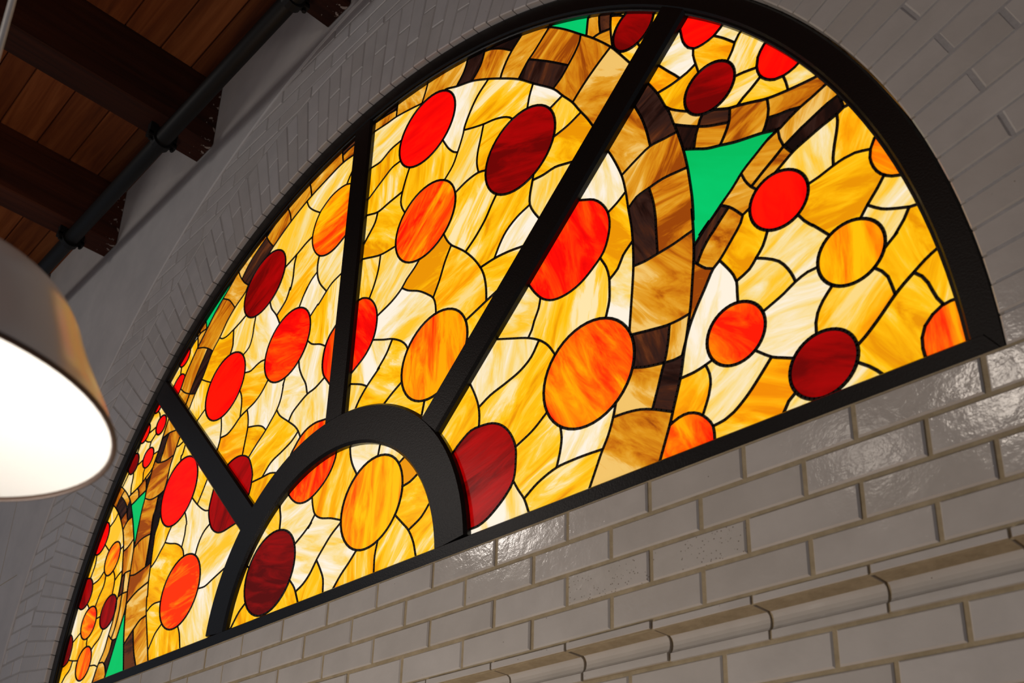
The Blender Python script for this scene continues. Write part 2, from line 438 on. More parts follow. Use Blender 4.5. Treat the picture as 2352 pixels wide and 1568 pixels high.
# outward side is +u for a path running clockwise seen from the room
b.sweep([(RO - RI, YF + .003), (RO - RI, .075), (0, .075), (0, YF + .004), (.004, YF), (RO - RI - .004, YF)], [(x, z) for x, z in arc(0, 0, RI, 180 - ae, ae, 120)])
place('outer_frame', b.mesh('outer_frame', FRAME), win)
b = MB(); rb = .9655 * R
b.sweep([(.0115, YF + .008), (.0115, .050), (0, .050), (0, YF + .010), (.003, YF + .008)], arc(0, 0, rb, 180 - ae - .3, ae + .3, 120))
place('glazing_bead', b.mesh('glazing_bead', FRAME), win)
b = MB(); zt = .0585 * R
b.prism([(-RO + .003, SILL + .001), (RO - .003, SILL + .001), (RO - .03, zt), (-RO + .03, zt)], YF - .002, .075, .004)
place('sill_bar', b.mesh('sill_bar', FRAME), win)
b = MB(); zb = zt + .0055
b.prism([(-RO + .03, zt - .001), (RO - .03, zt - .001), (RO - .04, zb), (-RO + .04, zb)], YF + .010, .050, .002)
place('glazing_bead', b.mesh('glazing_bead', FRAME), win)
b = MB(); W = HRO - HRI; he = math.degrees(math.asin((zt - .004 - HC[1]) / HRI))
b.sweep([(W, YM + .007), (W, .075), (0, .075), (0, YM + .007), (.007, YM), (W - .007, YM)], arc(HC[0], HC[1], HRI, 180 - he, he, 60))
place('hub_arch', b.mesh('hub_arch', FRAME), win)
def mullion(p, d, w):
    d = Vector(d).normalized(); n = Vector((d.y, -d.x)); p = Vector(p)
    def hit(c, r): o = p - Vector(c); k = o.dot(d); return -k + math.sqrt(k * k - o.dot(o) + r * r)
    t0 = hit(HC, HRO - .012); t1 = hit((0, 0), RI + .012); h = w / 2
    q = lambda t, s: tuple(p + d * t + n * s)
    b = MB(); b.prism([q(t0, -h), q(t0, h), q(t1, h), q(t1, -h)], YM + .0006, .075, .007)
    place('mullion', b.mesh('mullion', FRAME), win)
mullion((M2X, .2), (0, 1), .090); mullion((0, M3), (1, 1), .0915); mullion((0, M1), (-1, 1), .0925)

# traced lead lines of the glass, millimetres in the plane of the wall from the arch centre
GLASS = {
0: """L 20,540 17,515 0,481 -30,452 -74,429 -112,422 -153,431 -188,455 -218,489
L 82,530 87,502 99,469 125,427
Pq 199,321,131,127,-118
L 219,482 214,451
L 321,404 306,397
L 380,337 356,327 328,324
L 306,250 336,220 363,192 385,154 396,120
L 433,237 410,214 362,192
L -81,431 -72,397 -57,366 -29,346 23,329 73,308
L -56,365 -83,331 -69,344 -101,323 -144,299
L 72,301 32,276 3,249 -24,221 -52,185 -80,163 -114,149
L -27,221 -3,186 15,153 19,123
L 155,198 124,169 95,145 75,124
L 243,201 235,160 236,122
PD -263,245,131,124,-137
L -431,310 -409,304 -383,294
L -378,176 -406,157 -433,126
L -147,190 -121,162 -101,124
L -243,476 -246,446 -236,411 -234,373
Mo -98,479
Ma 6,423
Mc 148,475
Mc 264,449
Mc -147,379
Mc -7,310
Mc -282,420
Mc -84,227
Mc 44,193
Mc -420,190
Ma 167,141""",
1: """L -991,959 -1003,932 -1017,894 -1031,858 -1037,804 -1045,777
L -1047,688 -1052,634 -1063,608 -1061,537 -1056,474 -1053,422 -1042,358 -1045,361 -1030,299 -1006,238 -985,185 -961,123
L -1089,757 -1096,699 -1103,687 -1099,610 -1098,541 -1098,481
L -1111,1080 -1127,1038 -1137,1009 -1151,965 -1168,927 -1178,899 -1185,865 -1199,815 -1199,783 -1207,747 -1214,677 -1218,610 -1220,580 -1217,500 -1214,428 -1205,374 -1201,341 -1182,255 -1169,214 -1137,119
L -1043,1009 -1082,1015 -1129,1013
L -1084,1015 -1095,989 -1110,939 -1119,922 -1119,905
L -1170,932 -1143,913 -1110,903 -1067,897 -1015,899
L -1198,784 -1153,765 -1103,760 -1045,768
L -1217,593 -1187,608 -1148,614 -1101,613
L -1222,485 -1183,477 -1142,479 -1098,485 -1062,491
L -1205,373 -1146,399 -1099,410 -1052,418
L -1166,214 -1140,235 -1110,257 -1069,282 -1023,289
L -1112,256 -1099,218 -1076,164 -1052,124
L -1350,839 -1331,844 -1283,854 -1247,866 -1223,879 -1194,892 -1174,907
L -1318,792 -1284,799 -1255,808 -1226,814 -1198,820
L -1282,855 -1263,830 -1257,807
L -1225,879 -1214,860 -1202,820
L -1215,863 -1199,871 -1180,882
L -1468,932 -1414,896 -1368,859 -1335,824 -1310,788 -1306,779 -1275,721 -1250,666 -1228,613 -1220,580
L -1508,867 -1440,814 -1395,767 -1353,708 -1328,658 -1310,605 -1301,570 -1286,505 -1284,446 -1288,410 -1293,401 -1292,341 -1310,278 -1326,220 -1358,173 -1377,124
L -1420,864 -1386,837 -1350,798 -1341,773 -1318,728
L -1399,882 -1420,863 -1438,844 -1448,824
L -1331,814 -1347,792
L -1342,777 -1364,766 -1385,753
L -1284,738 -1322,729 -1349,702
L -1309,603 -1274,611 -1238,631
L -1285,496 -1257,505 -1220,504
L -1262,502 -1258,463 -1253,422 -1255,423 -1254,360 -1264,301 -1282,260
L -1286,418 -1252,423 -1214,421
L -1313,280 -1273,252 -1240,250
L -1206,374 -1208,345 -1224,292 -1239,248 -1258,184 -1278,123
L -1270,252 -1278,208 -1303,173
L -1355,180 -1324,179 -1299,163 -1278,126
Pr -1228,1187,34,29,158
L -1254,1167 -1271,1150 -1280,1133
L -1212,1158 -1194,1138 -1187,1121
Pr -1168,1082,40,39,-64
Pr -1301,1096,41,38,-133
L -1259,1083 -1232,1085 -1208,1088
L -1282,1056 -1259,1043 -1231,1034
L -1200,1054 -1218,1043 -1231,1034 -1235,1008
Pd -1358,984,44,42,-69
L -1325,1060 -1332,1043 -1340,1023
Pr -1233,966,42,41,173
L -1318,965 -1293,968 -1274,972
L -1192,964 -1174,965 -1156,965
L -1245,926 -1252,909 -1247,886 -1246,865
L -1344,943 -1339,916 -1342,885 -1334,842
L -1387,951 -1405,927 -1423,907
Pr -1534,720,67,56,-119
L -1421,791 -1438,772 -1478,751
L -1488,679 -1447,646
Pq -1399,599,67,60,-114
L -1337,620 -1319,626
L -1552,660 -1554,660 -1550,619 -1572,566
L -1453,561 -1488,538 -1538,530
Pd -1598,506,65,62,142
L -1430,539 -1433,499 -1459,462 -1478,424
L -1370,542 -1348,515 -1341,495 -1340,462 -1342,440
L -1340,496 -1319,510 -1291,521
Pd -1350,376,66,62,-127
Po -1512,369,65,64,-56
L -1564,457 -1542,441 -1532,428
L -1447,371 -1414,372
L -1649,465 -1681,446 -1695,435
L -1571,342 -1606,326 -1626,317
L -1721,363 -1682,361 -1647,343 -1629,316 -1628,278 -1640,243 -1675,229 -1701,231 -1732,244
L -1497,301 -1497,286 -1489,267
L -1368,313 -1384,284 -1426,261 -1441,249
Po -1491,206,65,63,-95
L -1639,247 -1598,237 -1554,229
L -1598,237 -1609,205 -1643,184 -1664,162
L -1424,185 -1388,180 -1362,169
L -965,929 -984,925 -1003,927
L -939,900 -947,875 -954,873 -952,850
Pr -929,725,130,124,-108
L -735,691 -753,658 -775,623
L -820,664 -774,624 -737,597 -708,581 -685,575
L -679,629 -685,597 -685,569 -669,528 -646,496 -609,473 -574,466 -526,469
L -855,619 -840,594 -830,567 -833,567 -832,532 -840,489
L -941,594 -956,574 -971,543 -998,515 -1025,487 -1056,469
L -977,544 -935,528 -888,514 -852,495 -826,471 -816,448
L -666,520 -697,504 -719,478 -730,452 -735,431
Pq -807,321,130,125,-136
L -681,300 -639,297 -601,308 -570,317
L -1029,301 -1007,314 -981,320 -936,317
L -902,228 -937,204 -958,173 -973,150
L -781,193 -764,167 -749,126
Md -622,533
MD -1685,295
Mn -1229,775
Mn -1209,180
Mk -1146,943
Mk -1194,847
Mk -1077,674
Mk -1393,793
Mk -1313,768
Mk -1266,462
Mk -1118,172
Mk -1269,211
Mb -1094,1042
Mb -1059,948
Mb -1100,844
Mb -1301,823
Mb -1239,835
Mb -1196,882
Mb -1459,882
Mb -1374,838
Mb -1351,747
Mb -1295,679
Mb -1259,575
Mb -1158,701
Mb -1163,579
Mb -1238,461
Mb -1134,439
Mb -1124,381
Mb -1234,402
Mb -1266,350
Mb -1253,373
Mb -1051,228
Mb -1273,281
Mb -1315,221
Mb -1325,147
Mc -1186,1019
Mc -1280,1021
Mc -1385,908
Mc -1414,715
Mc -1505,647
Mc -1512,600
Mc -1607,401
Mc -1371,250
Mc -888,542
Mc -585,377
Mc -725,620
Mc -1012,862
Mc -792,494
Mc -708,238
Mc -1619,185
Ma -1268,1151
Ma -1418,953""",
2: """L -37,1638 -109,1645 -195,1632 -280,1615 -335,1599 -396,1576 -493,1527 -508,1517 -537,1495
L -604,1457 -635,1441 -648,1419 -711,1383 -756,1346 -794,1296 -835,1255 -882,1165 -924,1110 -950,1062
L -39,1683 -78,1684 -114,1680
L -118,1725 -117,1691 -107,1643
L -310,1703 -290,1653 -280,1615
L -442,1675 -408,1618 -394,1577
L -430,1660 -477,1639 -519,1617 -552,1598
L -568,1637 -549,1597 -525,1563 -493,1526
L -549,1597 -604,1570 -650,1540 -691,1494
L -728,1554 -704,1511 -670,1469 -635,1439
L -677,1602 -696,1586 -724,1549 -775,1503 -815,1473 -862,1435 -909,1385 -934,1358 -962,1328 -996,1284 -1028,1237 -1047,1190 -1060,1172
L -942,1457 -923,1421 -909,1383
L -812,1472 -765,1441 -735,1409 -711,1380
L -964,1327 -916,1309 -871,1283 -830,1252
L -876,1286 -924,1214 -967,1134 -982,1100
L -1048,1187 -1011,1157 -964,1132 -918,1114
L -996,1418 -978,1388 -967,1360 -960,1326
L -978,1435 -959,1391
L -907,1389 -957,1390 -976,1378 -999,1366 -1020,1349
Pr -1058,1332,41,38,-131
L -1074,1294 -1072,1291 -1071,1262
L -1028,1234 -1043,1250 -1058,1258 -1075,1258 -1094,1247 -1110,1230
L -46,1575 -60,1555 -72,1534
L -45,1519 -72,1533 -119,1540 -162,1534 -196,1517 -207,1511 -231,1476 -242,1431 -238,1394 -218,1351 -187,1318 -144,1299 -102,1299 -52,1317
L -303,1603 -289,1576 -256,1541 -210,1503
L -241,1425 -274,1420 -325,1403 -394,1385
L -329,1402 -336,1368 -335,1306 -343,1265 -345,1277 -360,1238 -411,1198
L -189,1317 -192,1284 -186,1242 -168,1202 -124,1148
L -54,1174 -96,1164 -124,1146 -162,1116 -162,1119 -199,1094
L -188,1256 -221,1238 -249,1206 -238,1222 -258,1193 -274,1161
Pd -521,1385,128,117,-151
L -622,1304 -659,1292 -701,1282 -744,1275 -775,1281 -797,1295
L -698,1282 -691,1241 -687,1207 -696,1180
L -550,1265 -553,1230 -554,1185 -567,1148 -597,1135
L -467,1284 -452,1250 -412,1201 -382,1152
PR -320,1043,128,127,-125
L -199,1002 -174,979 -125,955 -95,934
L -61,979 -79,964 -95,936 -102,897 -100,861 -88,828 -67,801
L -569,1049 -532,1040 -501,1047 -473,1050 -446,1045
Pr -701,1052,128,126,-175
L -885,1158 -851,1137 -808,1113
L -871,983 -851,995 -821,1011
L -694,926 -682,879 -680,843 -679,836 -689,797
L -589,986 -573,960 -564,921 -563,876
L -678,842 -633,839 -595,855 -562,876 -522,887 -478,898 -443,918 -413,950
L -522,887 -509,856 -502,816 -507,764 -513,713
L -502,814 -436,794 -406,778 -384,757
L -306,916 -314,890 -312,898 -317,844 -333,810 -358,784 -386,757 -436,721 -471,692
L -332,808 -313,783 -257,739 -215,705 -194,681 -178,654
L -237,946 -230,919 -211,882 -182,839 -170,806 -166,797
L -255,738 -240,761 -208,780 -165,798 -128,802 -84,818
L -70,670 -104,675 -144,671 -179,655 -202,632 -220,612 -224,589 -219,554
L -195,680 -221,660 -271,642 -329,624 -370,589
L -429,591 -370,588 -326,587 -299,579
L -612,710 -567,721 -522,718 -473,693 -447,656 -431,616 -431,596 -433,571 -441,540
Mq -87,1467
MR -71,872
Mo -134,651
Md -509,662
Mr -1063,1229
Mn -790,1497
Mb -199,1660
Mb -354,1658
Mb -72,1663
Mk -79,1712
Mb -460,1591
Mk -499,1640
Mb -635,1573
Mk -577,1523
Mb -729,1489
Mb -814,1374
Mb -950,1423
Mb -939,1379
Mb -978,1406
Mb -944,1254
Mk -894,1212
Mb -1022,1145
Mb -951,1102
Mc -187,1583
Mc -268,1520
Mc -132,1244
Mc -215,1198
Mc -378,1310
Mc -681,1388
Mc -1013,1396
Mc -633,1217
Mc -470,1140
Ma -262,1367
Ma -514,985
Mc -1121,1295
Mc -759,904
Mc -440,878
Mc -148,735
Mc -301,612
Mc -167,939
Mc -254,881
Ma -584,811
Mc -627,903""",
3: """L 690,1584 727,1557 783,1512 804,1496 854,1448 911,1384 954,1335 1007,1265 1028,1231 1061,1174
L 77,1659 122,1651 164,1646 231,1628 286,1611
L 380,1586 395,1586 446,1560 511,1531 574,1491 628,1452 696,1398 753,1340 825,1267 854,1225 886,1180 909,1138 932,1098 950,1062
L 79,1695 118,1688 161,1677
L 167,1724 164,1646
L 310,1702 308,1667 290,1614
L 487,1659 487,1637 474,1596 444,1561
L 492,1640 524,1625 557,1606
L 559,1637 557,1605 542,1561 511,1531
L 557,1606 587,1591 623,1564 667,1522
L 719,1561 698,1546 667,1522 646,1497 630,1467 626,1453
L 802,1493 772,1467 747,1447 731,1437 696,1398
L 734,1439 805,1376 873,1310
L 913,1381 909,1361 894,1336 871,1310 850,1288 821,1270
L 1005,1264 971,1244 937,1221 912,1201 888,1179
L 1021,1128 1005,1115 970,1102 934,1098
L 940,1446 935,1405 931,1363
L 940,1417 973,1406 984,1412
L 973,1404 972,1374 975,1337
L 952,1338 974,1336 1006,1324
L 1011,1396 1008,1359 1007,1322 1012,1260
Pd 1074,1275,62,60,-77
L 1011,1363 1032,1347 1048,1331
L 1134,1266 1150,1261
L 1087,1212 1092,1199
Pr 319,1490,124,119,164
Pd 707,1151,126,121,-47
Po 341,1142,128,123,152
Po 416,671,128,127,142
L 56,1023 74,1021 114,997 146,951 156,907 148,851 117,809 58,775
MR 92,938
L 75,1513 104,1510 150,1526 196,1528
L 73,1402 126,1428 167,1446 200,1446
L 251,1388 237,1351 226,1312 223,1281 232,1253 247,1228
L 71,1327 112,1312 169,1315 224,1317
L 112,1312 103,1278 73,1244
L 576,1486 537,1457 510,1421 488,1376 486,1360 477,1332 465,1302 449,1269 418,1240
L 487,1369 519,1354 565,1335 614,1319 655,1297 675,1278 679,1266
L 567,1332 560,1297 549,1246 548,1210 556,1176
L 399,1391 425,1346 449,1317 464,1306
L 467,1165 512,1176 556,1176 584,1165
L 751,1342 739,1308 732,1271
L 853,1225 814,1214
L 911,1127 873,1116 829,1112
L 867,1002 832,1014 794,1015 761,1021
L 760,1035 757,1020 749,975 750,950 763,921 779,895
L 750,950 706,938 670,916 649,889 638,869 632,857
L 628,1056 611,1032 590,999 555,963 520,937
L 429,1044 442,1019 461,993 487,969 520,937 563,883 592,831 604,785 608,738
L 461,990 440,950 422,900 401,857
L 722,839 685,848 635,855 578,855
L 70,1165 147,1136 209,1128
L 146,1135 141,1083 126,1035 109,1001
L 329,1017 311,1000 279,978 260,958 222,937 158,919
L 260,960 287,938 338,909 378,877 401,854 412,826 416,797
L 622,744 608,740 572,729 538,719
L 145,844 195,821 236,804 277,777 298,755 309,736
L 236,804 213,765 179,730 187,734 136,696 104,663 85,632
L 56,738 110,713 136,696
L 290,642 257,626 208,597
L 391,540 386,513
Mn 866,1462
Mk 118,1724
Mk 508,1584
Mk 632,1596
Mk 787,1357
Mk 991,1373
Mb 124,1673
Mb 234,1690
Mb 391,1643
Mb 527,1636
Mb 593,1531
Mb 687,1464
Mb 816,1416
Mb 912,1290
Mb 973,1186
Mb 965,1098
Mb 960,1378
Mb 960,1420
Mb 985,1313
Ma 1038,1357
Ma 1024,1331
Mc 145,1568
Mc 788,1281
Mc 517,1267
Mc 795,971
Mc 708,902
Mc 184,1029
Mc 303,892
Mc 180,800
Mc 83,684
Mc 663,857
Ma 104,1077
Ma 503,832
Mc 443,1396
Mc 100,1290""",
4: """L 1205,1146 1209,1120 1222,1092 1237,1077 1260,1071 1287,1073 1305,1083 1320,1099
L 1289,1072 1308,1051 1333,1019
L 1368,1046 1346,1029 1336,1015 1329,998 1316,979
L 1235,1079 1234,1060 1239,1031 1245,1003
L 1150,1091 1171,1060 1184,1042 1197,1022
L 1239,1031 1216,1023 1197,1021 1174,1020 1139,1023
Pd 1269,941,65,60,-52
L 1330,926 1352,921 1379,912
L 1419,970 1400,957 1385,935 1381,914 1385,889 1399,867 1418,852 1437,847 1461,850 1482,861
L 1386,881 1365,867 1346,857 1331,846
L 1436,846 1440,829 1443,807
L 1108,1079 1117,1063 1138,1021 1156,973 1166,949 1175,915 1189,863 1199,818 1206,775 1211,730 1215,677 1215,627 1213,656 1214,602 1213,545 1207,484 1200,424 1193,387 1187,357 1180,326 1172,283 1162,248 1152,216 1143,186 1122,129
L 1158,969 1172,952 1194,932 1211,918
L 1264,880 1279,874 1312,854 1333,846 1363,833 1398,817 1440,806 1477,799 1523,792
L 1198,823 1227,805 1257,786 1289,773 1319,760 1383,740 1411,728 1419,726
L 1412,723 1420,726 1442,737 1466,747 1492,754 1515,762 1537,767
L 1176,907 1206,882 1239,857 1260,843 1308,819
L 1249,882 1242,871 1238,858 1231,839 1225,807
L 1314,850 1311,821 1305,805 1296,788 1287,774
L 1398,813 1399,789 1396,770 1389,751 1383,740
L 1396,769 1419,761 1444,755 1464,747
L 1417,726 1395,718 1368,700 1334,676 1309,650 1281,626 1259,606 1228,582 1252,603 1216,565
L 1577,685 1560,686 1547,687 1532,680 1505,674 1475,665 1443,654 1422,641 1404,630
L 1342,579 1328,573 1322,557 1302,532 1271,497 1256,486 1235,451 1212,413 1196,381 1182,341
L 1539,721 1518,717 1495,709 1469,699 1463,697 1444,688 1427,680
L 1424,679 1404,665 1378,648 1351,629
L 1531,764 1539,735 1542,715 1547,688
L 1415,724 1417,703 1423,682 1431,668 1439,654
L 1331,670 1337,652 1349,629 1362,613
L 1280,626 1298,611 1313,593 1327,573
L 1298,610 1283,596 1257,570 1253,567 1233,542 1220,517
L 1212,526 1223,513 1239,496 1256,486
L 1533,680 1533,665 1529,642 1522,614 1517,588 1516,571
L 1467,561 1488,564 1516,571 1538,574 1558,573 1585,563
L 1612,593 1595,581 1586,563 1583,545 1587,522 1598,500 1617,483 1634,475 1653,473
L 1602,492 1589,474 1570,452 1553,429
L 1570,449 1592,428 1621,412 1639,404 1671,399
L 1637,404 1626,385 1608,363 1612,366 1598,355 1587,346
Pr 1404,563,67,59,-61
L 1441,505 1451,487 1467,466 1466,468 1495,429
L 1376,504 1365,478 1350,460 1334,442 1307,431
Pq 1530,372,65,61,-67
L 1468,374 1449,374 1424,366 1400,353 1378,344 1359,337
L 1350,459 1370,447 1395,427 1411,402 1420,380 1424,365
L 1271,497 1288,469 1299,448 1305,429 1305,406 1305,380
Po 1296,317,67,62,-69
L 1490,321 1472,301 1460,281 1455,263 1454,242
Pd 1461,177,64,63,-101
L 1525,186 1538,195 1565,219 1594,248 1612,263 1632,277 1651,290 1671,300 1692,307
L 1569,317 1579,306 1588,290 1592,272 1596,251
L 1631,275 1642,262 1650,245 1655,227 1660,211 1668,195
L 1711,190 1695,194 1680,195 1666,193 1650,184 1636,169 1629,150 1628,131 1630,114
L 1340,257 1353,245 1366,234 1387,223 1407,213
L 1524,151 1539,138 1551,125 1560,113
L 1406,143 1392,132 1382,115
L 1366,234 1342,207 1313,177 1283,154 1264,146 1241,143
L 1242,282 1226,278 1202,274 1172,274
L 1229,276 1236,255 1237,231 1232,210 1219,178
L 1137,180 1163,190 1186,191 1208,181 1226,163 1238,142 1240,111
L 991,963 1002,942 1021,896 1036,852 1045,806 1051,758 1059,701 1062,653 1062,595 1058,540 1054,497 1050,453
L 1012,290 1003,252 989,214 975,189 956,148 941,115
L 1076,1026 1093,981 1105,936 1114,888
L 1036,859 1076,876 1114,888 1148,884 1180,880
L 1055,759 1074,773 1107,777 1145,779 1202,770
L 1108,776 1118,732 1123,682 1123,664 1125,595
L 1062,597 1093,593 1125,594 1166,596 1199,601 1214,603
L 1056,429 1102,418 1146,409 1176,408 1197,410
L 1149,407 1145,373 1137,335 1128,311 1116,273 1102,233
L 1056,349 1087,337 1130,327 1156,322 1179,323
L 1005,254 1040,251 1074,244 1102,233 1148,209
Po 934,389,129,125,-58
L 919,861 953,841 974,818 992,785 999,751 996,719 981,679 953,654 914,631 875,623 834,628 801,647 772,681 756,707
L 1042,804 1020,790 997,780
L 973,665 988,635 996,604 997,576 996,542 987,508
L 1061,663 1035,640 1020,613 998,598
L 792,651 787,626 774,599 767,578 756,561
L 650,608 699,587 757,561 794,537 819,512 840,479
L 790,539 767,505 734,484 689,471 636,459 598,442
L 564,519 583,481 596,447 601,416 601,391
L 508,347 538,370 574,388 604,388 646,380 679,361 706,330 724,291 727,257 721,206 701,180 674,158 641,138 613,129 587,129
L 817,338 778,311 726,289
L 859,287 863,259 858,223 849,192
L 756,151 795,175 849,193 896,195 933,194 976,191
L 719,208 736,179 756,149 768,119
Mr 1260,1123
Mr 1427,890
Mq 1611,536
Mo 1675,145
Mo 1186,147
MR 873,747
Md 626,261
Mn 1254,717
Mb 1052,947
Mb 1124,861
Mb 1165,703
Mk 1091,701
Mk 1138,951
Mb 1130,524
Mk 1101,372
Mb 1164,364
Mk 1150,269
Mb 1075,290
Mb 1061,194
Mb 1207,905
Mk 1278,854
Mk 1205,855
Mb 1265,811
Mb 1346,792
Mb 1430,778
Mk 1414,747
Mk 1498,681
Mb 1475,723
Mb 1558,696
Mb 1374,672
Mb 1391,645
Mb 1321,625
Mk 1267,597
Mb 1298,574
Mb 1228,474
Mc 1392,387
Mc 1273,438
Mc 1433,437
Mc 1435,307
Mc 1204,325
Mc 1287,210
Ma 1358,180
Ma 1200,228
Ma 1506,262
Ma 1571,624
Mc 1000,867
Mc 735,645
Mc 657,528
Mc 932,229
Mc 1324,1062
Mc 1200,1079
Mc 1488,820
Mc 1493,625
Mc 1618,454
Mc 1598,410
Ma 1285,1026
Ma 1158,1046
Mc 1533,126
Mc 716,143
Mc 1033,541""",
}


def smooth(P, step=11.0):
    P = np.asarray(P, float)
    if len(P) < 3:
        d = np.hypot(*(P[-1] - P[0])); n = max(1, int(d / step))
        return P[0] + (P[-1] - P[0]) * np.linspace(0, 1, n + 1)[:, None]
    Q = np.vstack([2 * P[0] - P[1], P, 2 * P[-1] - P[-2]])
    out = [P[0]]
    for i in range(1, len(Q) - 2):
        p0, p1, p2, p3 = Q[i - 1:i + 3]
        t1 = max(np.hypot(*(p1 - p0)), 1e-3) ** .5; t2 = t1 + max(np.hypot(*(p2 - p1)), 1e-3) ** .5
        t3 = t2 + max(np.hypot(*(p3 - p2)), 1e-3) ** .5
        n = max(1, int(np.hypot(*(p2 - p1)) / step))
        for k in range(1, n + 1):
            t = t1 + (t2 - t1) * k / n
            a1 = (t1 - t) / t1 * p0 + t / t1 * p1
            a2 = (t2 - t) / (t2 - t1) * p1 + (t - t1) / (t2 - t1) * p2
            a3 = (t3 - t) / (t3 - t2) * p2 + (t - t2) / (t3 - t2) * p3
            b1 = (t2 - t) / t2 * a1 + t / t2 * a2
            b2 = (t3 - t) / (t3 - t1) * a2 + (t - t1) / (t3 - t1) * a3
            out.append((t2 - t) / (t2 - t1) * b1 + (t - t1) / (t2 - t1) * b2)
    return np.array(out)

def ray_hits(o, d, A, B):
    """distances along unit ray o+t*d to the segments A-B"""
    e = B - A; w = A - o
    den = d[0] * e[:, 1] - d[1] * e[:, 0]
    ok = np.abs(den) > 1e-9; den = np.where(ok, den, 1)
    t = (w[:, 0] * e[:, 1] - w[:, 1] * e[:, 0]) / den
    u = (w[:, 0] * d[1] - w[:, 1] * d[0]) / den
    return np.where(ok & (u >= -1e-6) & (u <= 1 + 1e-6), t, np.inf)

def faces_of(lines, loops, bound, reach=26.0, reach_b=175.0):
    """split the region inside the polygon bound along lines and closed loops; returns faces and lead edges"""
    segs = []; owner = []
    def add(P, k):
        for i in range(len(P) - 1):
            segs.append((P[i], P[i + 1])); owner.append(k)
    curves = [smooth(L) for L in lines]
    for k, c in enumerate(curves): add(c, k)
    for k, c in enumerate(loops): add(c, 10000 + k)
    bl = np.vstack([bound, bound[:1]]); add(bl, -1)
    A = np.array([s[0] for s in segs]); B = np.array([s[1] for s in segs]); O = np.array(owner)
    ext = []
    for k, c in enumerate(curves):
        for end in (0, 1):
            P = c[::-1] if end == 0 else c
            o = P[-1]; j = -2
            while -j < len(P) and np.hypot(*(o - P[j])) < 6: j -= 1
            d = o - P[j]; d = d / np.hypot(*d)
            oth = O != k
            back = ray_hits(o, -d, A[oth], B[oth]); back = back[back >= 0]
            if len(back) and back.min() < 9: continue
            t = ray_hits(o, d, A[oth], B[oth]); t = np.where(t >= 0, t, np.inf)
            tb = t[O[oth] == -1].min()
            if t.min() <= max(reach, tb if tb <= reach_b else 0): ext.append((k, end, o + d * (t.min() + .6)))
    for k, end, q in ext:
        curves[k] = np.vstack([q[None], curves[k]]) if end == 0 else np.vstack([curves[k], q[None]])
    segs = []; owner = []
    for k, c in enumerate(curves): add(c, k)
    for k, c in enumerate(loops): add(c, 10000 + k)
    add(bl, -1)
    A = np.array([s[0] for s in segs]); B = np.array([s[1] for s in segs]); E = B - A
    n = len(A); cuts = [[0.0, 1.0] for _ in range(n)]
    for i in range(n):
        w = A[i + 1:] - A[i]; e = E[i + 1:]
        den = E[i, 0] * e[:, 1] - E[i, 1] * e[:, 0]
        ok = np.abs(den) > 1e-9; dd = np.where(ok, den, 1)
        t = (w[:, 0] * e[:, 1] - w[:, 1] * e[:, 0]) / dd
        u = (w[:, 0] * E[i, 1] - w[:, 1] * E[i, 0]) / dd
        for j in np.nonzero(ok & (t > -1e-7) & (t < 1 + 1e-7) & (u > -1e-7) & (u < 1 + 1e-7))[0]:
            cuts[i].append(min(1, max(0, t[j]))); cuts[i + 1 + j].append(min(1, max(0, u[j])))
    verts = []; grid = {}
    def vid(q):
        g = (int(math.floor(q[0] / .5)), int(math.floor(q[1] / .5)))
        for a in (-1, 0, 1):
            for b in (-1, 0, 1):
                for v in grid.get((g[0] + a, g[1] + b), ()):
                    if abs(verts[v][0] - q[0]) < .3 and abs(verts[v][1] - q[1]) < .3: return v
        verts.append((float(q[0]), float(q[1]))); grid.setdefault(g, []).append(len(verts) - 1)
        return len(verts) - 1
    edges = {}
    for i in range(n):
        ts = sorted(cuts[i]); prev = None
        for t in ts:
            v = vid(A[i] + E[i] * t)
            if prev is not None and v != prev:
                key = (min(v, prev), max(v, prev))
                edges[key] = min(edges.get(key, 10 ** 9), owner[i]) if owner[i] == -1 else edges.get(key, owner[i])
            prev = v
    adj = {}
    for a, b in edges: adj.setdefault(a, set()).add(b); adj.setdefault(b, set()).add(a)
    stack = [v for v in adj if len(adj[v]) == 1]
    while stack:
        v = stack.pop()
        if len(adj[v]) != 1: continue
        u = adj[v].pop(); adj[u].discard(v); edges.pop((min(u, v), max(u, v)), None)
        if len(adj[u]) == 1: stack.append(u)
    order = {v: sorted(s, key=lambda w: math.atan2(verts[w][1] - verts[v][1], verts[w][0] - verts[v][0])) for v, s in adj.items() if s}
    seen = set(); faces = []
    for v in order:
        for w in order[v]:
            if (v, w) in seen: continue
            f = []; a, b = v, w
            while (a, b) not in seen:
                seen.add((a, b)); f.append(a)
                o = order[b]; a, b = b, o[(o.index(a) - 1) % len(o)]
            ar = sum(verts[f[i]][0] * verts[f[(i + 1) % len(f)]][1] - verts[f[(i + 1) % len(f)]][0] * verts[f[i]][1] for i in range(len(f))) / 2
            if ar > 60: faces.append((f, ar))
    return verts, edges, faces

def inside(q, poly):
    x, y = q; c = False; j = len(poly) - 1
    for i in range(len(poly)):
        xi, yi = poly[i]; xj, yj = poly[j]
        if (yi > y) != (yj > y) and x < (xj - xi) * (y - yi) / (yj - yi) + xi: c = not c
        j = i
    return c

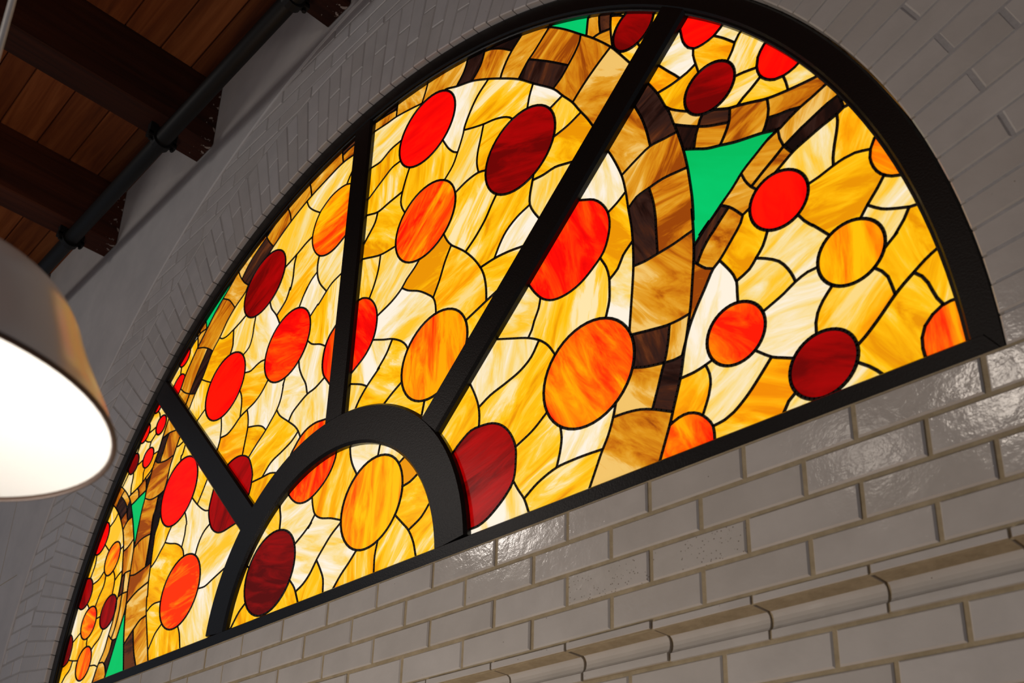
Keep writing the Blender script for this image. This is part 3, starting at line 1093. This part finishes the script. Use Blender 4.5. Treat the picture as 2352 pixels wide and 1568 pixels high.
# ------------------------------------------------------------------ stained glass
def panel_bounds(gap=6.0):
    RA = .9865 * R * 1000; ZB = .0500 * R * 1000; HM = .2955 * R * 1000; hc = (HC[0] * 1000, HC[1] * 1000)
    def ends(o, d):
        o = np.array(o); d = np.array(d) / np.hypot(*d)
        def hit(c, r): q = o - np.array(c); k = q @ d; return -k + math.sqrt(k * k - q @ q + r * r)
        return o + d * hit((0, 0), RA), o + d * hit(hc, HM + gap)
    def pair(o, d):      # the two sides of a mullion centre line, clockwise side first
        n = np.array((d[1], -d[0])) / np.hypot(*d) * gap
        return ends(np.array(o) + n, d), ends(np.array(o) - n, d)
    (a1, h1), (b1, g1) = pair((0., M1 * 1000), (-1., 1.)); (a2, h2), (b2, g2) = pair((M2X * 1000, 200.), (0., 1.)); (a3, h3), (b3, g3) = pair((0., M3 * 1000), (1., 1.))
    ang = lambda q, c=(0, 0): math.degrees(math.atan2(q[1] - c[1], q[0] - c[0]))
    ar = math.degrees(math.asin(ZB / RA)); hz = math.degrees(math.asin((ZB - hc[1]) / HM)); A = lambda x, y: arc(0, 0, RA, x, y, 40); H = lambda x, y: arc(hc[0], hc[1], HM + gap, x, y, 24)
    return {4: A(ar, ang(a3)) + H(ang(h3, hc), hz), 3: A(ang(b3), ang(a2)) + H(ang(h2, hc), ang(g3, hc)),
            2: A(ang(b2), ang(a1)) + H(ang(h1, hc), ang(g2, hc)), 1: A(ang(b1), 180 - ar) + H(180 - hz, ang(g1, hc)), 0: arc(hc[0], hc[1], HM - gap, hz, 180 - hz, 60)}

NAMES = {'y': 'cheese_glass', 'c': 'cheese_glass', 'a': 'cheese_glass', 'b': 'crust_glass', 'k': 'crust_glass', 'n': 'green_glass'}
PLABEL = {0: 'small half-round stained glass panel at the bottom centre inside the hub arch',
          1: 'lowest stained glass panel at far left with clusters of small pepperoni circles',
          2: 'stained glass panel left of the upright bar with a thin green sliver',
          3: 'tall stained glass panel between the upright bar and the right diagonal bar',
          4: 'wide right-hand stained glass panel with a large green triangle between pizza crusts'}
WCAME = 7.0
for pan in (4, 3, 2, 1, 0):
    lines = []; loops = []; marks = []
    for ln in GLASS[pan].split('\n'):
        h, *pts = ln.split(); q = [tuple(map(float, s.split(','))) for s in pts]
        if h == 'L': lines.append(np.array(q))
        elif h[0] == 'P':
            cx, cz, ra, rb2, an = q[0]; t = np.linspace(0, 2 * math.pi, 45); c, s = math.cos(math.radians(an)), math.sin(math.radians(an))
            u, w = ra * np.cos(t), rb2 * np.sin(t)
            loops.append(np.c_[cx + u * c - w * s, cz + u * s + w * c]); marks.append((h[1], (cx, cz)))
        else: marks.append((h[1], q[0]))
    V, E, F = faces_of(lines, loops, np.array(panel_bounds()[pan]))
    polys = [[V[i] for i in f] for f, ar in F]; cls = ['y'] * len(polys)
    for c, m in marks:
        for i, pl in enumerate(polys):
            if inside(m, pl): cls[i] = c; break
    ctr = np.mean(np.array(panel_bounds()[pan]), 0) / 1000
    root = empty('stained_glass_panel', (ctr[0], YG, ctr[1] + Z0), PLABEL[pan], 'stained glass', None, 'stained glass panels of the arched window')
    for pl, c in zip(polys, cls):
        q = np.array(pl) / 1000; m = (q.min(0) + q.max(0)) / 2; q = q - m; n = len(q)
        jy = random.uniform(0, .0008)
        v = [(x, jy, z) for x, z in q] + [(x, .004, z) for x, z in q]
        f = [list(range(n)), list(range(2 * n - 1, n - 1, -1))] + [[(i + 1) % n, i, n + i, n + (i + 1) % n] for i in range(n)]
        nm = NAMES.get(c, 'pepperoni_glass')
        place(nm, mesh(nm, v, f, GM[c]), root, (m[0] - ctr[0], 0, m[1] - ctr[1]))
    b = MB()
    for (i, j), ow in E.items():
        p, q = Vector(V[i]), Vector(V[j]); d = q - p; L = d.length
        if L < .05: continue
        d /= L; n = Vector((-d.y, d.x)); e = min(1.3, L * .3)
        w = WCAME * (1.35 if ow == -1 else 1.15 if ow >= 10000 else 1)
        k = len(b.v)
        for pt in (p - d * e, q + d * e):
            for s, y in ((-.5, .0012), (-.28, -.0022), (.28, -.0022), (.5, .0012)):
                r = (pt + n * (s * w)) / 1000; b.v.append((r.x - ctr[0], y, r.y - ctr[1]))
        for s in range(3): b.f.append([k + s, k + s + 1, k + 5 + s, k + 4 + s])
    place('lead_came', b.mesh('lead_came', LEAD), root)

# ------------------------------------------------------------------ ceiling
floor = MB(); floor.box(XL, 5.5, -7, YD, -.05, 0)
tag(place('floor', floor.mesh('floor', FLOOR)), 'brown board floor of the room', 'floor', 'structure')
cb = MB(); cb.box(XL, 5.5, -7, YD, CEIL + .03, CEIL + .12)
ceil = tag(place('ceiling', cb.mesh('ceiling', PLANK), loc=(0, 0, Z0)), 'brown plank ceiling above the exposed beams', 'ceiling', 'structure')
BX = [-.170, -1.096, -1.968, -2.86]
edges_x = [.735] + BX + [-3.75]
yrow = [0.0, -.055, -.155]
while yrow[-1] > -2.0: yrow.append(yrow[-1] - random.choice((.12, .14, .155, .17)))
for bay in range(len(edges_x) - 1):
    x1, x0 = edges_x[bay], edges_x[bay + 1]
    for r in range(len(yrow) - 1):
        y1, y0 = yrow[r], yrow[r + 1]
        b = MB(); w = (x1 - x0 - .004) / 2; d = (y1 - y0 - .004) / 2; c = .004
        v = [(-w, -d, .028), (w, -d, .028), (w, d, .028), (-w, d, .028), (-w, -d, c), (w, -d, c), (w, d, c), (-w, d, c), (-w + c, -d + c, 0), (w - c, -d + c, 0), (w - c, d - c, 0), (-w + c, d - c, 0)]
        f = [[0, 1, 2, 3], [11, 10, 9, 8]] + [[i, 4 + i, 4 + (i + 1) % 4, (i + 1) % 4] for i in range(4)] + [[4 + i, 8 + i, 8 + (i + 1) % 4, 4 + (i + 1) % 4] for i in range(4)]
        place('plank', mesh('plank', v, f, PLANK), ceil, ((x0 + x1) / 2, (y0 + y1) / 2, CEIL - random.uniform(0, .004)))
BLAB = ['dark wooden ceiling beam cut by the top edge of the picture',
        'dark wooden ceiling beam behind the middle clamp of the black pipe', 'dark wooden ceiling beam at left, just above the lamp shade',
        'farthest dark wooden ceiling beam, half hidden by the lamp shade']
for k, x in enumerate(BX):
    b = MB(); w = .068; h = CEIL - 2.31 - .003; L = 2.6; c = .006
    prof = [(-w + c, 0), (w - c, 0), (w, c), (w, h), (-w, h), (-w, c)]
    n = len(prof); v = [(px, y, pz) for y in (-L, -.0015) for px, pz in prof]
    f = [list(range(n)), list(range(2 * n - 1, n - 1, -1))] + [[(i + 1) % n, i, n + i, n + (i + 1) % n] for i in range(n)]
    o = place('ceiling_beam', mesh('ceiling_beam', v, f, BEAM), loc=(x, -.0075, 2.31 + Z0))
    tag(o, BLAB[k], 'beam', None, 'exposed ceiling beams')

# pipe under the beams
pz = 2.272
P0, P1 = Vector((-3.7, -.196, pz + .016)), Vector((1.3, -.196, pz - .048))
root = empty('ceiling_pipe', (-1.1, -.196, pz + Z0), 'black iron pipe clamped under the beams along the wall', 'pipe')
b = MB(); b.tube(P0 - Vector((-1.1, -.196, pz)), P1 - Vector((-1.1, -.196, pz)), .0325, 20)
place('pipe', b.mesh('pipe', IRON, True), root)
for x in BX:
    t = (x - P0.x) / (P1.x - P0.x); c = P0 + (P1 - P0) * t - Vector((-1.1, -.196, pz))
    b = MB()
    b.tube(c + Vector((-.016, 0, 0)), c + Vector((.016, 0, 0)), .043, 18)
    b.box(c.x - .014, c.x + .014, c.y - .062, c.y + .062, c.z - .010, c.z + .010)
    b.box(c.x - .014, c.x + .014, c.y - .058, c.y - .030, c.z, 2.312 - pz)
    b.box(c.x - .014, c.x + .014, c.y + .030, c.y + .058, c.z, 2.312 - pz)
    b.tube(c + Vector((0, -.048, -.024)), c + Vector((0, -.048, .02)), .007, 8); b.tube(c + Vector((0, .048, -.024)), c + Vector((0, .048, .02)), .007, 8)
    place('pipe_clamp', b.mesh('pipe_clamp', IRON), root)

# pendant lamp
LX = Vector((1.19693, -1.26645, -.36426))
root = empty('pendant_lamp', (LX.x, LX.y, LX.z + Z0), 'pendant lamp with polished dome shade and glowing white inside', 'lamp')
dome = [(.2, 0), (.197, .010), (.190, .026), (.168, .068), (.156, .094), (.147, .116), (.132, .137), (.102, .158), (.056, .182), (.036, .190)]
def fine(p, n=6):
    out = []
    for i in range(len(p) - 1):
        a = p[max(i - 1, 0)]; q = p[i]; r = p[i + 1]; s = p[min(i + 2, len(p) - 1)]
        for k in range(n):
            t = k / n
            out.append(tuple(.5 * (2 * q[j] + (r[j] - a[j]) * t + (2 * a[j] - 5 * q[j] + 4 * r[j] - s[j]) * t * t + (3 * q[j] - a[j] - 3 * r[j] + s[j]) * t ** 3) for j in (0, 1)))
    return out + [p[-1]]
fd = fine(dome)
b = MB(); b.lathe(fd, 72); shade = place('lamp_shade', b.mesh('lamp_shade', SHADE_OUT, True), root)
b = MB(); b.lathe([(r - .0022, h + .0004) for r, h in fd][::-1], 72); place('enamel_lining', b.mesh('enamel_lining', SHADE_IN, True), shade)
b = MB(); b.lathe([(.2 + .0030 * math.cos(t), .0030 * math.sin(t)) for t in [2 * math.pi * i / 10 for i in range(11)]], 72); place('rolled_rim', b.mesh('rolled_rim', RIM, True), shade)
b = MB(); b.lathe([(.0, .236), (.026, .234), (.034, .226), (.038, .200), (.038, .186), (.03, .180), (.02, .13), (.0, .13)], 32); place('socket', b.mesh('socket', SHADE_OUT, True), root)
b = MB(); b.lathe([(0, .045), (.012, .046), (.024, .054), (.030, .070), (.028, .088), (.018, .110), (.013, .130)], 28); place('bulb', b.mesh('bulb', BULB, True), root)
b = MB(); b.tube((0, 0, .23), (0, 0, CEIL - LX.z - .01), .0036, 10); place('cable', b.mesh('cable', CABLE, True), root)
b = MB(); b.lathe([(0, -.04), (.05, -.036), (.062, -.01), (.062, 0)], 28, CEIL - LX.z); place('ceiling_cap', b.mesh('ceiling_cap', SHADE_OUT, True), root)
lb = lamp('bulb_light', 'POINT', (0, 0, 0), 0.5, (1, .93, .84), .03); lb.parent = root; lb.location = (0, 0, .03)
